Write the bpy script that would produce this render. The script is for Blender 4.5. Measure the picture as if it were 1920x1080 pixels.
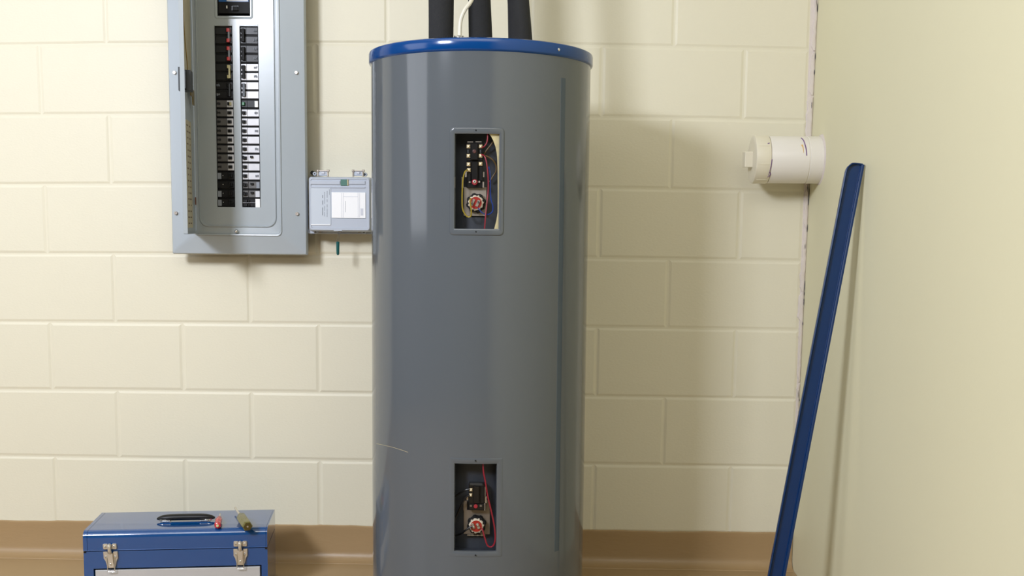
import bpy, math, random
from mathutils import Vector, Matrix
random.seed(7)
PI = math.pi
sc = bpy.context.scene
for o in list(bpy.data.objects):
    bpy.data.objects.remove(o)
COL = sc.collection

# ------------------------------------------------------------------ camera
CAM = Vector((1.45897, -3.21397, 1.00564))
RIGHT = Vector((0.999623, 0.025776, 0.009435))
FWD = Vector((-0.024661, 0.994311, -0.103621))
UP = Vector((-0.012053, 0.103349, 0.994572))
cd = bpy.data.cameras.new('camera')
cam = bpy.data.objects.new('camera', cd)
COL.objects.link(cam)
M = Matrix.Identity(4)
for i in range(3):
    M[i][0] = RIGHT[i]; M[i][1] = UP[i]; M[i][2] = -FWD[i]; M[i][3] = CAM[i]
cam.matrix_world = M
cd.sensor_width = 36.0
cd.lens = 2060 / 1920 * 36
cd.shift_y = 100 / 1920
cd.clip_start = 0.02
sc.camera = cam

# ------------------------------------------------------------------ light, world, exposure
sc.view_settings.view_transform = 'Standard'
sc.view_settings.look = 'None'
sc.view_settings.gamma = 1
sc.view_settings.use_curve_mapping = False
sc.view_settings.exposure = 0.0
w = bpy.data.worlds.new('world'); sc.world = w; w.use_nodes = True
w.node_tree.nodes['Background'].inputs[0].default_value = (0.9, 0.95, 1.0, 1)
w.node_tree.nodes['Background'].inputs[1].default_value = 0.3

def area(name, loc, target, sx, sy, power, col=(1, 1, 1)):
    l = bpy.data.lights.new(name, 'AREA'); l.shape = 'RECTANGLE'; l.size = sx; l.size_y = sy
    l.energy = power; l.color = col
    o = bpy.data.objects.new(name, l); COL.objects.link(o)
    o.location = loc
    o.rotation_euler = (Vector(target) - Vector(loc)).to_track_quat('-Z', 'Y').to_euler()
    return o
area('key_softbox', (-0.4, -3.2, 2.25), (1.0, 0.0, 0.9), 0.6, 0.5, 78, (0.945, 0.995, 1.12))
area('side_softbox', (-1.95, -2.1, 1.7), (0.9, -0.4, 1.0), 1.6, 1.5, 20, (0.96, 1.0, 1.08))
area('ceiling_fill', (1.3, -2.9, 2.68), (1.3, -2.2, 0), 2.4, 1.6, 42, (1.0, 0.985, 0.95))  # added overhead fill, standing in for light bounced off the ceiling

# ------------------------------------------------------------------ helpers
def lin(v):
    v /= 255.0
    return v / 12.92 if v <= 0.04045 else ((v + 0.055) / 1.055) ** 2.4
def rgb(r, g, b):
    return (lin(r), lin(g), lin(b), 1)

MATS = {}
def mat(name, col, rough=0.5, metal=0.0, var=0.0, vscale=8.0, bump=0.0, bscale=150.0, spec=0.5, coat=0.0, stretch=None, rvar=0.0, trans=0.0):
    m = bpy.data.materials.new(name); m.use_nodes = True
    nt = m.node_tree; b = nt.nodes['Principled BSDF']
    b.inputs['Base Color'].default_value = col
    b.inputs['Roughness'].default_value = rough
    b.inputs['Metallic'].default_value = metal
    b.inputs['Specular IOR Level'].default_value = spec
    b.inputs['Coat Weight'].default_value = coat
    b.inputs['Coat Roughness'].default_value = 0.08
    b.inputs['Transmission Weight'].default_value = trans
    tc = nt.nodes.new('ShaderNodeTexCoord')
    src = tc.outputs['Object']
    if stretch:
        mp = nt.nodes.new('ShaderNodeMapping'); mp.inputs['Scale'].default_value = stretch
        nt.links.new(src, mp.inputs['Vector']); src = mp.outputs['Vector']
    n = nt.nodes.new('ShaderNodeTexNoise'); n.inputs['Scale'].default_value = vscale
    n.inputs['Detail'].default_value = 5
    nt.links.new(src, n.inputs['Vector'])
    mx = nt.nodes.new('ShaderNodeMix'); mx.data_type = 'RGBA'
    v = max(var, 0.02)
    mx.inputs['A'].default_value = (col[0] * (1 - v), col[1] * (1 - v), col[2] * (1 - v), 1)
    mx.inputs['B'].default_value = (min(1, col[0] * (1 + v)), min(1, col[1] * (1 + v)), min(1, col[2] * (1 + v)), 1)
    nt.links.new(n.outputs['Fac'], mx.inputs['Factor'])
    nt.links.new(mx.outputs['Result'], b.inputs['Base Color'])
    if rvar:
        mr = nt.nodes.new('ShaderNodeMapRange')
        mr.inputs['To Min'].default_value = max(0, rough - rvar); mr.inputs['To Max'].default_value = rough + rvar
        nt.links.new(n.outputs['Fac'], mr.inputs['Value']); nt.links.new(mr.outputs['Result'], b.inputs['Roughness'])
    if bump:
        n2 = nt.nodes.new('ShaderNodeTexNoise'); n2.inputs['Scale'].default_value = bscale
        n2.inputs['Detail'].default_value = 4
        nt.links.new(src, n2.inputs['Vector'])
        bp = nt.nodes.new('ShaderNodeBump'); bp.inputs['Strength'].default_value = bump
        bp.inputs['Distance'].default_value = 0.002
        nt.links.new(n2.outputs['Fac'], bp.inputs['Height']); nt.links.new(bp.outputs['Normal'], b.inputs['Normal'])
    MATS[name] = m
    return m

mat('block_paint', rgb(228, 222, 199), 0.5, var=0.015, vscale=3, bump=0.18, bscale=130, stretch=(1, 1, 1.6))
mat('smooth_paint', rgb(228, 223, 190), 0.55, var=0.01, vscale=2, bump=0.06, bscale=220)
mat('room_paint', rgb(118, 122, 128), 0.6, var=0.02, vscale=2)
mat('ceiling_paint', rgb(205, 206, 205), 0.7, var=0.02, vscale=2)
mat('tan_base', rgb(170, 142, 103), 0.38, var=0.05, vscale=6, bump=0.25, bscale=90, stretch=(0.4, 1, 1.5))
mat('tan_floor', rgb(168, 142, 104), 0.33, var=0.07, vscale=4, bump=0.1, bscale=40)
mat('caulk', rgb(222, 212, 205), 0.7, var=0.05, vscale=40, bump=0.5, bscale=120)
mat('jacket', rgb(90, 95, 100), 0.10, var=0.02, vscale=5, bump=0.015, bscale=9, rvar=0.02, spec=0.5)
mat('blue_paint', rgb(0, 62, 126), 0.15, var=0.04, vscale=6, spec=0.5)
mat('blue_strip', rgb(0, 44, 92), 0.28, var=0.05, vscale=6)
mat('blue_toolbox', rgb(0, 70, 132), 0.12, var=0.02, vscale=5, spec=1.0, coat=0.7)
mat('jacket_band', rgb(66, 78, 90), 0.14)
mat('panel_paint', rgb(172, 180, 185), 0.26, var=0.015, vscale=5, bump=0.03, bscale=60, spec=0.6)
mat('box_plastic', rgb(188, 195, 206), 0.4, var=0.015, vscale=10)
mat('dark_metal', rgb(70, 72, 74), 0.45, metal=0.6, var=0.08, vscale=30)
mat('foam_black', rgb(40, 40, 41), 0.9, var=0.12, vscale=60, bump=0.6, bscale=350)
mat('black_gloss', rgb(20, 19, 19), 0.3, var=0.1, vscale=30, spec=0.4)
mat('glare_face', rgb(222, 222, 228), 0.3, var=0.10, vscale=90, spec=0.6)  # pale colour paints lamp glare onto dark breaker plastic
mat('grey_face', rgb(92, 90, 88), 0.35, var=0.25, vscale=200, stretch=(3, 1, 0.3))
mat('black_matte', rgb(24, 24, 25), 0.6, var=0.15, vscale=30, spec=0.25)
mat('void_black', rgb(9, 9, 10), 0.8)
mat('inner_tank', rgb(46, 50, 58), 0.5, var=0.3, vscale=25)
mat('foam_yellow', rgb(196, 184, 142), 0.8, var=0.2, vscale=60, bump=0.8, bscale=120)
mat('steel', rgb(178, 168, 156), 0.36, metal=0.7, var=0.15, vscale=30)
mat('nickel', rgb(214, 205, 190), 0.3, metal=0.65, var=0.1, vscale=40)
mat('chrome', rgb(225, 225, 225), 0.15, metal=1.0, var=0.05, vscale=40)
mat('brass', rgb(232, 212, 168), 0.35, metal=0.45, var=0.15, vscale=120)
mat('brass_dark', rgb(150, 126, 72), 0.35, metal=0.7, var=0.2, vscale=120)
mat('bright_screw', rgb(252, 240, 212), 0.4, metal=0.2)
mat('dial_dark', rgb(72, 34, 30), 0.5)
mat('dial_red', rgb(150, 38, 50), 0.4)
mat('bracket_steel', rgb(128, 118, 106), 0.4, metal=0.5, var=0.2, vscale=40)
mat('red_plastic', rgb(150, 32, 20), 0.4, var=0.12, vscale=60)
mat('red_handle', rgb(206, 60, 58), 0.3, var=0.05, vscale=60)
mat('cream_handle', rgb(205, 196, 150), 0.3, var=0.05, vscale=60)
mat('green_button', rgb(20, 110, 60), 0.3, var=0.05, vscale=60)
mat('gasket', rgb(190, 178, 160), 0.7, var=0.25, vscale=90, bump=0.6, bscale=200)
mat('wire_yellow', rgb(142, 124, 40), 0.35)
mat('wire_red', rgb(128, 16, 38), 0.3)
mat('wire_blue', rgb(26, 54, 128), 0.3)
mat('wire_black', rgb(16, 16, 17), 0.4)
mat('wire_brown', rgb(84, 64, 32), 0.5)
mat('wire_white', rgb(222, 216, 198), 0.45)
mat('pvc', rgb(234, 229, 220), 0.3, var=0.02, vscale=14)
mat('pvc_cream', rgb(228, 221, 200), 0.32, var=0.02, vscale=14)
mat('primer', rgb(120, 88, 140), 0.6, var=0.2, vscale=90)
mat('orange_paint', rgb(226, 178, 84), 0.6, var=0.1, vscale=90)
mat('paper_white', rgb(253, 253, 252), 0.5)
mat('paper_aged', rgb(186, 178, 152), 0.8, var=0.12, vscale=60)
mat('paper_mark', rgb(120, 104, 84), 0.8)
mat('print_grey', rgb(140, 146, 156), 0.6)
mat('print_pale', rgb(212, 214, 222), 0.6)
mat('label_plate', rgb(202, 210, 219), 0.35)
mat('blue_label', rgb(10, 84, 150), 0.4)
mat('green_sticker', rgb(70, 118, 104), 0.4, var=0.1, vscale=90)
mat('green_pin', rgb(14, 88, 88), 0.35)
mat('silver_drawer', rgb(205, 205, 206), 0.35, metal=0.35, var=0.03, vscale=6, stretch=(1, 20, 20))
mat('handle_rubber', rgb(14, 14, 15), 0.42, spec=0.4)
mat('amber_plastic', rgb(108, 102, 46), 0.22, var=0.12, vscale=60, spec=0.6)
mat('amber_dark', rgb(74, 62, 20), 0.25, var=0.1, vscale=60)
mat('red_clear', rgb(196, 40, 48), 0.18, var=0.15, vscale=90)
mat('rust', rgb(120, 70, 44), 0.6, var=0.2, vscale=90)

ORG = {}
class MB:
    """collects faces in world coordinates"""
    def __init__(s): s.v = []; s.f = []
    def add(s, vs, fs):
        k = len(s.v); s.v += [Vector(p) for p in vs]; s.f += [tuple(i + k for i in f) for f in fs]
    def box(s, x0, x1, y0, y1, z0, z1, b=0.0):
        if b <= 0:
            s.add([(x0,y0,z0),(x1,y0,z0),(x1,y1,z0),(x0,y1,z0),(x0,y0,z1),(x1,y0,z1),(x1,y1,z1),(x0,y1,z1)],
                  [(0,3,2,1),(4,5,6,7),(0,1,5,4),(1,2,6,5),(2,3,7,6),(3,0,4,7)])
        else:   # front (-Y) edges chamfered
            lo = [(x0,y0+b,z0),(x1,y0+b,z0),(x1,y0+b,z1),(x0,y0+b,z1)]
            fr = [(x0+b,y0,z0+b),(x1-b,y0,z0+b),(x1-b,y0,z1-b),(x0+b,y0,z1-b)]
            bk = [(x0,y1,z0),(x1,y1,z0),(x1,y1,z1),(x0,y1,z1)]
            s.add(bk + lo + fr, [(0,3,2,1)] + [(i,(i+1)%4,4+(i+1)%4,4+i) for i in range(4)] +
                  [(4+i,4+(i+1)%4,8+(i+1)%4,8+i) for i in range(4)] + [(8,9,10,11)])
        return s
    def loops(s, ls, cap0=False, cap1=False):
        k = len(s.v); n = len(ls[0])
        for l in ls: s.v += [Vector(p) for p in l]
        for a in range(len(ls) - 1):
            for i in range(n):
                j = (i + 1) % n
                s.f.append((k+a*n+i, k+a*n+j, k+(a+1)*n+j, k+(a+1)*n+i))
        if cap0: s.f.append(tuple(k+i for i in reversed(range(n))))
        if cap1: s.f.append(tuple(k+(len(ls)-1)*n+i for i in range(n)))
        return s
    def lathe(s, prof, c, axis='Z', n=32, cap0=True, cap1=True):
        ls = []
        for r, h in prof:
            l = []
            for i in range(n):
                a = 2*PI*i/n
                p = (r*math.cos(a), r*math.sin(a), h)
                if axis == 'Y': p = (p[0], p[2], -p[1])
                if axis == 'X': p = (p[2], p[0], p[1])
                l.append((c[0]+p[0], c[1]+p[1], c[2]+p[2]))
            ls.append(l)
        return s.loops(ls, cap0, cap1)
    def tube(s, pts, r, n=8, smooth=4):
        P = [Vector(p) for p in pts]
        if smooth and len(P) > 2:
            Q = []
            for i in range(len(P)-1):
                p0 = P[max(i-1,0)]; p1 = P[i]; p2 = P[i+1]; p3 = P[min(i+2,len(P)-1)]
                for k in range(smooth):
                    t = k/smooth
                    Q.append(0.5*((2*p1)+(p2-p0)*t+(2*p0-5*p1+4*p2-p3)*t*t+(3*p1-p0-3*p2+p3)*t**3))
            Q.append(P[-1]); P = Q
        m = len(P); R = r if callable(r) else (lambda t: r)
        ls = []; ref = None
        for i in range(m):
            d = (P[min(i+1,m-1)] - P[max(i-1,0)]).normalized()
            if ref is None:
                ref = Vector((0,0,1)) if abs(d.z) < 0.9 else Vector((0,1,0))
            u = (ref - d*ref.dot(d)).normalized(); v = d.cross(u); ref = u
            rr = R(i/(m-1))
            ls.append([P[i] + (u*math.cos(2*PI*j/n) + v*math.sin(2*PI*j/n))*rr for j in range(n)])
        return s.loops(ls, True, True)
    def xf(s, f):
        s.v = [Vector(f(p)) for p in s.v]; return s
    def build(s, name, m, parent=None, smooth=False, kind=None, label=None, autos=None, bevel=None):
        me = bpy.data.meshes.new(name)
        org = ORG.get(parent.name, (Vector((0,0,0)), 0.0)) if parent else (Vector((0,0,0)), 0.0)
        rot = Matrix.Rotation(-org[1], 3, 'Z')
        me.from_pydata([tuple(rot @ (p - org[0])) for p in s.v], [], s.f)
        import bmesh
        bm = bmesh.new(); bm.from_mesh(me); bmesh.ops.recalc_face_normals(bm, faces=bm.faces)
        if smooth:
            for f in bm.faces: f.smooth = True
            for e in bm.edges:
                if len(e.link_faces) == 2 and e.calc_face_angle(0) > math.radians(35): e.smooth = False
        bm.to_mesh(me); bm.free()
        o = bpy.data.objects.new(name, me); COL.objects.link(o)
        me.materials.append(MATS[m])
        if parent: o.parent = parent; ORG[o.name] = org
        if bevel:
            bv = o.modifiers.new('bevel', 'BEVEL'); bv.width = bevel; bv.segments = 2; bv.limit_method = 'ANGLE'
            bv.angle_limit = math.radians(40); 
        if kind: o['kind'] = kind
        if label: o['label'] = label
        return o

def thing(name, loc, label, cat, rz=0.0, group=None):
    o = bpy.data.objects.new(name, None); COL.objects.link(o)
    o.location = loc; o.rotation_euler = (0, 0, rz); o.empty_display_size = 0.05
    o['label'] = label; o['category'] = cat
    if group: o['group'] = group
    ORG[o.name] = (Vector(loc), rz)
    return o

def at(px, py, Y):
    """photograph point (1920x1080 frame) -> point of the room at depth Y"""
    d = RIGHT*((px-960)/2060) + FWD + UP*((640-py)/2060)
    return CAM + d*((Y - CAM.y)/d.y)

def rrect(x0, x1, z0, z1, r, n=5):
    """rounded rectangle, list of (x, z), counter-clockwise"""
    out = []
    for cx, cz, a0 in ((x1-r, z0+r, -PI/2), (x1-r, z1-r, 0), (x0+r, z1-r, PI/2), (x0+r, z0+r, PI)):
        for i in range(n+1):
            a = a0 + PI/2*i/n
            out.append((cx + r*math.cos(a), cz + r*math.sin(a)))
    return out
def yl(loop, y): return [(x, y, z) for x, z in loop]

def grid_plate(mb, x0, x1, z0, z1, holes, yf, yb):
    """flat plate with rectangular holes, holes have depth"""
    xs = sorted({x0, x1} | {h[0] for h in holes} | {h[1] for h in holes})
    zs = sorted({z0, z1} | {h[2] for h in holes} | {h[3] for h in holes})
    for i in range(len(xs)-1):
        for j in range(len(zs)-1):
            cx = (xs[i]+xs[i+1])/2; cz = (zs[j]+zs[j+1])/2
            if any(h[0] < cx < h[1] and h[2] < cz < h[3] for h in holes): continue
            mb.add([(xs[i],yf,zs[j]),(xs[i+1],yf,zs[j]),(xs[i+1],yf,zs[j+1]),(xs[i],yf,zs[j+1])], [(0,1,2,3)])
    for h in holes:
        mb.loops([[(h[0],yf,h[2]),(h[1],yf,h[2]),(h[1],yf,h[3]),(h[0],yf,h[3])],
                  [(h[0],yb,h[2]),(h[1],yb,h[2]),(h[1],yb,h[3]),(h[0],yb,h[3])]])
    return mb

# ------------------------------------------------------------------ room
X0, XR, YF, ZC = -2.3, 2.229, -4.9, 2.75
def xr(z): return 2.221 + 0.0095*z
wall_back = MB().box(X0-0.1, XR+0.12, 0.0020, 0.2, -0.02, ZC).build('wall_back', 'block_paint', kind='structure')
m = MB()
m.add([(xr(0),0.2,0),(xr(0),YF,0),(xr(ZC),YF,ZC),(xr(ZC),0.2,ZC),(xr(0)+0.1,0.2,0),(xr(0)+0.1,YF,0),(xr(ZC)+0.1,YF,ZC),(xr(ZC)+0.1,0.2,ZC)],
      [(0,1,2,3),(4,7,6,5),(0,4,5,1),(3,2,6,7),(0,3,7,4),(1,5,6,2)])
m.build('wall_right', 'smooth_paint', kind='structure')
MB().box(X0-0.1, X0, YF, 0.0, 0, ZC).build('wall_left', 'room_paint', kind='structure')
MB().box(X0-0.1, XR+0.12, YF-0.1, YF, 0, ZC).build('wall_front', 'room_paint', kind='structure')
MB().box(X0-0.1, XR+0.12, YF-0.1, 0.2, ZC, ZC+0.1).build('ceiling', 'ceiling_paint', kind='structure')
MB().box(X0-0.1, XR+0.12, YF-0.1, 0.2, -0.1, 0).build('floor', 'tan_floor', kind='structure')

CZ = [-0.00245, -0.0035, 0.00953, 0.00251, 0.01352, -0.00808, -0.00719]
CX = [0.00713, -0.04511, 6e-05, 0.04685, 0.00408, -0.00256, -0.0134]
def warp(x, z):   # the courses are not laid dead true
    X = min(max(x, -0.25), 2.25); Z = min(max(z, 0.1), 1.6)
    dz = sum(c*t for c, t in zip(CZ, (1, X, Z, X*X, X*Z, Z*Z, X*X*Z)))
    dx = sum(c*t for c, t in zip(CX, (1, X, Z, X*X, X*Z, Z*Z, X**3)))
    return x+dx, z+dz
XE = 2.217
for k in range(-6, 9):
    zt = 0.305+0.2032*(7-k); zb = zt-0.2032
    if k == 8: zb = -0.0
    zt = min(zt, ZC)
    off = 0.0 if k % 2 else 0.2032
    n0 = int(math.floor((X0-off)/0.4064))
    n = n0
    while n*0.4064+off < XE-0.02:
        xa = n*0.4064+off; xb = xa+0.4064; n += 1
        ca = [warp(xa, zb), warp(xb, zb), warp(xb, zt), warp(xa, zt)]
        ca = [(min(max(x, X0), XE), z) for x, z in ca]
        if ca[1][0]-ca[0][0] < 0.03: continue
        y = random.uniform(-0.0004, 0.0003)
        g = random.uniform(0.0008, 0.0022); gi = g+random.uniform(0.003, 0.0045)
        def ins(d, yy):
            sg = ((1,1),(-1,1),(-1,-1),(1,-1))
            return [(x+sx*d, yy, z+sz*d) for (x, z), (sx, sz) in zip(ca, sg)]
        b = MB().loops([ins(0.0, 0.006), ins(g, 0.0022), ins(gi, y+0.0010), ins(gi+0.0035, y)], cap1=True).build('block', 'block_paint', wall_back)

# tan painted base with a cove to the floor
def base_top(x): return 0.1075 + 0.0012*math.sin(x*9+1)+0.001*math.sin(x*23)+0.0006*math.sin(x*71)
m = MB(); XB = 2.2195; xs = [X0 + (XB-X0)*i/260 for i in range(261)]
prof_n = 11; ls = []
for x in xs:
    t = base_top(x)
    pr = [(0.004, t+0.0005), (-0.002, t), (-0.0045, t-0.002), (-0.0048, t-0.009), (-0.0040, t-0.015), (-0.0038, 0.030), (-0.0050, 0.022), (-0.011, 0.011), (-0.021, 0.004), (-0.034, 0.0015), (-0.036, -0.001)]
    ls.append([(x, y, z) for y, z in pr])
for a in range(len(ls)-1):
    k = len(m.v)
    m.v += [Vector(p) for p in ls[a]] + [Vector(p) for p in ls[a+1]]
    m.f += [(k+i, k+i+1, k+prof_n+i+1, k+prof_n+i) for i in range(prof_n-1)]
k = len(m.v); m.v += [Vector(p) for p in ls[-1]] + [Vector((XB, 0.004, -0.001))]; m.f.append(tuple(range(k, k+prof_n+1)))
m.build('baseboard_back', 'tan_base', kind='structure', smooth=True)
# ragged caulk bead in the corner, in broken lengths
m = MB(); z = 0.16
bead = []
while z < ZC-0.02:
    L = random.uniform(0.10, 0.3); z1 = min(z+L, ZC-0.01); nn = max(3, int(L/0.012)); ls = []
    for i in range(nn+1):
        zz = z+(z1-z)*i/nn
        wd = 0.006+0.006*abs(math.sin(zz*5+1.3))+random.uniform(-0.0015, 0.0015)
        wd *= 1.35
        if zz < 0.75: wd *= 0.55
        if i in (0, nn): wd *= 0.4
        xe = xr(zz)-0.001 - random.uniform(0, 0.002)
        ls.append([(xe-wd, 0.001, zz), (xe-wd*0.8, -0.003-random.uniform(0,0.001), zz), (xe-0.003, -0.0035, zz), (xe+0.0005, -0.002, zz), (xe, 0.006, zz)])
    m.loops(ls, True, True); z = z1+random.uniform(0.0, 0.006)
m.build('trim_1', 'caulk', kind='structure')
MB().box(XE-0.0005, xr(1)+0.01, 0.0012, 0.0045, 0.106, ZC-0.001).build('trim_2', 'caulk', kind='structure')

random.seed(31)
m = MB()
for i in range(26):
    z = random.uniform(0.3, 1.75); L_ = random.uniform(0.006, 0.03); xe = xr(z)-0.0012-random.choice([0, 0, 0.004])
    m.loops([[(xe-0.0002, -0.0042, z), (xe+0.0006, -0.0046, z+L_*0.3), (xe+0.0002, -0.0042, z+L_), (xe-0.0008, -0.0044, z+L_*0.6)],
             [(xe-0.0002, -0.001, z), (xe+0.0006, -0.001, z+L_*0.3), (xe+0.0002, -0.001, z+L_), (xe-0.0008, -0.001, z+L_*0.6)]], True, True)
m.build('trim_3', 'dark_metal', kind='structure')
# ------------------------------------------------------------------ water heater
TX, TY, TR = 1.3097, -0.4868, 0.2662
wh = thing('water_heater', (TX, TY, 0), 'tall grey cylindrical water heater with blue top rim and two open access windows', 'water heater')
def cylx(x, z, r):
    return (TX + x, TY - math.sqrt(max(0.0, r*r-x*x)), z)
def cyl(x, z, r):   # x measured on the chord, angle kept for every radius
    a = math.asin(max(-1, min(1, x/TR)))
    return (TX + r*math.sin(a), TY - r*math.cos(a), z)
YS = TY-TR
pa = at(852.8, 250.5, YS+0.004); pb = at(935, 429.5, YS+0.004)
U = (pa.x-TX, pb.x-TX, pb.z, pa.z)
pa = at(852, 868.5, YS+0.004); pb = at(930.5, 1034.5, YS+0.004)
Lw = (pa.x-TX, pb.x-TX, pb.z, pa.z)
ang = [i*2*PI/168 for i in range(-84, 84)]
for h in (U, Lw):
    for e in h[:2]:
        a = math.asin(e/TR); j = min(range(len(ang)), key=lambda i: abs(ang[i]-a)); ang.append(a)
ang = sorted(set(ang))
zs = sorted({0.03, 0.15, U[2], U[3], Lw[2], Lw[3], 0.6, 0.8, 1.3, 1.398})
m = MB(); na = len(ang)
for z in zs:
    for a in ang: m.v.append(Vector((TX+TR*math.sin(a), TY-TR*math.cos(a), z)))
for i in range(len(zs)-1):
    for j in range(na):
        a0 = ang[j]; a1 = ang[(j+1) % na] + (2*PI if j == na-1 else 0)
        xm = TR*math.sin((a0+a1)/2); zm = (zs[i]+zs[i+1])/2
        if abs((a0+a1)/2) < 1 and any(h[0] < xm < h[1] and h[2] < zm < h[3] for h in (U, Lw)): continue
        k = (j+1) % na
        m.f.append((i*na+j, i*na+k, (i+1)*na+k, (i+1)*na+j))
m.build('jacket', 'jacket', wh, smooth=True)
MB().lathe([(0.245, 0.0), (0.25, 0.002), (0.25, 0.03), (TR+0.002, 0.03), (TR+0.002, 0.055), (TR, 0.057)], (TX, TY, 0), n=96, cap1=False).build('base_ring', 'black_matte', wh, smooth=True)
rim = MB().lathe([(0.266, 1.389), (0.2700, 1.3915), (0.2712, 1.394), (0.2712, 1.413), (0.2700, 1.4165), (0.266, 1.4185), (0.20, 1.420), (0.001, 1.421)], (TX, TY, 0), n=160, cap0=False).build('top_rim', 'blue_paint', wh, smooth=True, label='glossy blue top rim')
p = at(1050, 96, TY-0.2)
a = math.asin((p.x-TX)/0.2712*0.985)
def radial_screw(ang_, z, r, parent, mt='chrome', rr=0.0035, name='screw'):
    c = Vector((TX+r*math.sin(ang_), TY-r*math.cos(ang_), z))
    mb = MB().lathe([(rr, 0.001), (rr, -0.0008), (rr*0.6, -0.0022), (rr*0.2, -0.0022)], (0, 0, 0), 'Y', 12)
    Rm = Matrix.Rotation(ang_, 3, 'Z')
    mb.xf(lambda q: Rm @ q + c)
    return mb.build(name, mt, parent, smooth=True)
radial_screw(a, 1.4035, 0.2712, rim)
# embossed frames round the two windows
def frame(h, o, lift, rad, nm, open_r=0.001):
    x0, x1, z0, z1 = h
    ox0, ox1, oz0, oz1 = o
    def seg(a, b, n=8): return [a+(b-a)*i/n for i in range(n)]
    def loop(x0, x1, z0, z1, r, rr):
        pts = rrect(x0, x1, z0, z1, r, 5)
        # subdivide top and bottom so they follow the curve
        out = []
        for i in range(len(pts)):
            p = pts[i]; q = pts[(i+1) % len(pts)]
            out.append(p)
            if i % 6 == 5:
                for k in range(1, 7):
                    out.append((p[0]+(q[0]-p[0])*k/7, p[1]+(q[1]-p[1])*k/7))
        return [cyl(x, z, rr) for x, z in out]
    b = 0.0022
    return MB().loops([loop(ox0, ox1, oz0, oz1, rad, TR-0.0005), loop(ox0+b, ox1-b, oz0+b, oz1-b, rad-b*0.5, TR+lift*0.8),
                loop(ox0+2*b, ox1-2*b, oz0+2*b, oz1-2*b, rad-b, TR+lift),
                loop(x0-b, x1+b, z0-b, z1+b, open_r+b, TR+lift), loop(x0, x1, z0, z1, open_r, TR+lift-0.0012),
                loop(x0, x1, z0, z1, open_r, TR-0.010)]).build(nm, 'jacket', wh, smooth=True)
pa = at(843, 238, YS+0.004); pb = at(944.5, 442.5, YS+0.004)
frame(U, (pa.x-TX, pb.x-TX, pb.z, pa.z), 0.0026, 0.009, 'window_surround')
pa = at(842, 857, YS+0.004); pb = at(942, 1046, YS+0.004)
frame(Lw, (pa.x-TX, pb.x-TX, pb.z, pa.z), 0.0007, 0.004, 'window_surround')
for hx, hy in ((892.5, 244.5), (892.5, 434.5), (891.5, 863.5), (891.5, 1040.5)):
    p = at(hx, hy, YS)
    radial_screw(math.asin((p.x-TX)/TR), p.z, TR+0.0022, wh, 'void_black', 0.0016, 'screw_hole')
# darker vertical band on the right side of the jacket
def thin_strip(pxx, y0, y1, wd):
    p = at(pxx, 500, TY-0.19); a0 = math.asin((p.x-TX)/TR)
    zt = at(pxx, y0, TY-0.19).z; zb = at(pxx, y1, TY-0.19).z
    m = MB(); n = 6
    o_ = [[(TX+rr*math.sin(a0+d), TY-rr*math.cos(a0+d), z) for z in (zb, zt)] for d, rr in [(-wd-0.006, TR-0.0005)] + [(-wd+2*wd*i/n, TR+0.0004) for i in range(n+1)] + [(wd+0.006, TR-0.0005)]]
    for i in range(len(o_)-1): m.add([o_[i][0], o_[i+1][0], o_[i+1][1], o_[i][1]], [(0, 1, 2, 3)])
    m.build('jacket_strip', 'jacket_band', wh, smooth=True, label='slightly darker vertical band')
thin_strip(1051.5, 145, 1036, 0.028)
# recess behind each window
RI = 0.222
for h in (U, Lw):
    m = MB(); x0, x1, z0, z1 = h[0]-0.006, h[1]+0.006, h[2]-0.004, h[3]+0.004
    n = 16; back = [[cylx(x0+(x1-x0)*i/n, z, RI) for i in range(n+1)] for z in (z0, z1)]
    frt = [[cylx(x0+(x1-x0)*i/n, z, TR-0.003) for i in range(n+1)] for z in (z0, z1)]
    for i in range(n):
        m.add([back[0][i], back[0][i+1], back[1][i+1], back[1][i]], [(0,1,2,3)])
        m.add([back[0][i], back[0][i+1], frt[0][i+1], frt[0][i]], [(0,1,2,3)])
        m.add([back[1][i], back[1][i+1], frt[1][i+1], frt[1][i]], [(0,1,2,3)])
    for e in (0, n):
        m.add([back[0][e], back[1][e], frt[1][e], frt[0][e]], [(0,1,2,3)])
    m.build('recess', 'inner_tank', wh, label='dark bare tank wall behind the window')
# insulation foam showing along the right of the upper window
edge = [(251, 917), (256, 921), (264, 925), (275, 929), (288, 931.5), (300, 932.5), (318, 933), (360, 933.2), (398, 933), (412, 931), (422, 928.5), (430, 926.5)]
m = MB()
row = []
for y, x in edge:
    p = at(x, y, YS+0.012); q = at(938, y, YS+0.012)
    a = cylx(p.x-TX, p.z, TR-0.006); b = cylx(q.x-TX, p.z, TR-0.006); c = cylx(p.x-TX+0.003, p.z, RI+0.002); row.append((a, b, c))
for i in range(len(row)-1):
    m.add([row[i][0], row[i][1], row[i+1][1], row[i+1][0]], [(0,1,2,3)])
    m.add([row[i][0], row[i][2], row[i+1][2], row[i+1][0]], [(0,1,2,3)])
m.build('foam_insulation', 'foam_yellow', wh, label='cream foam insulation edge')

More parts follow.
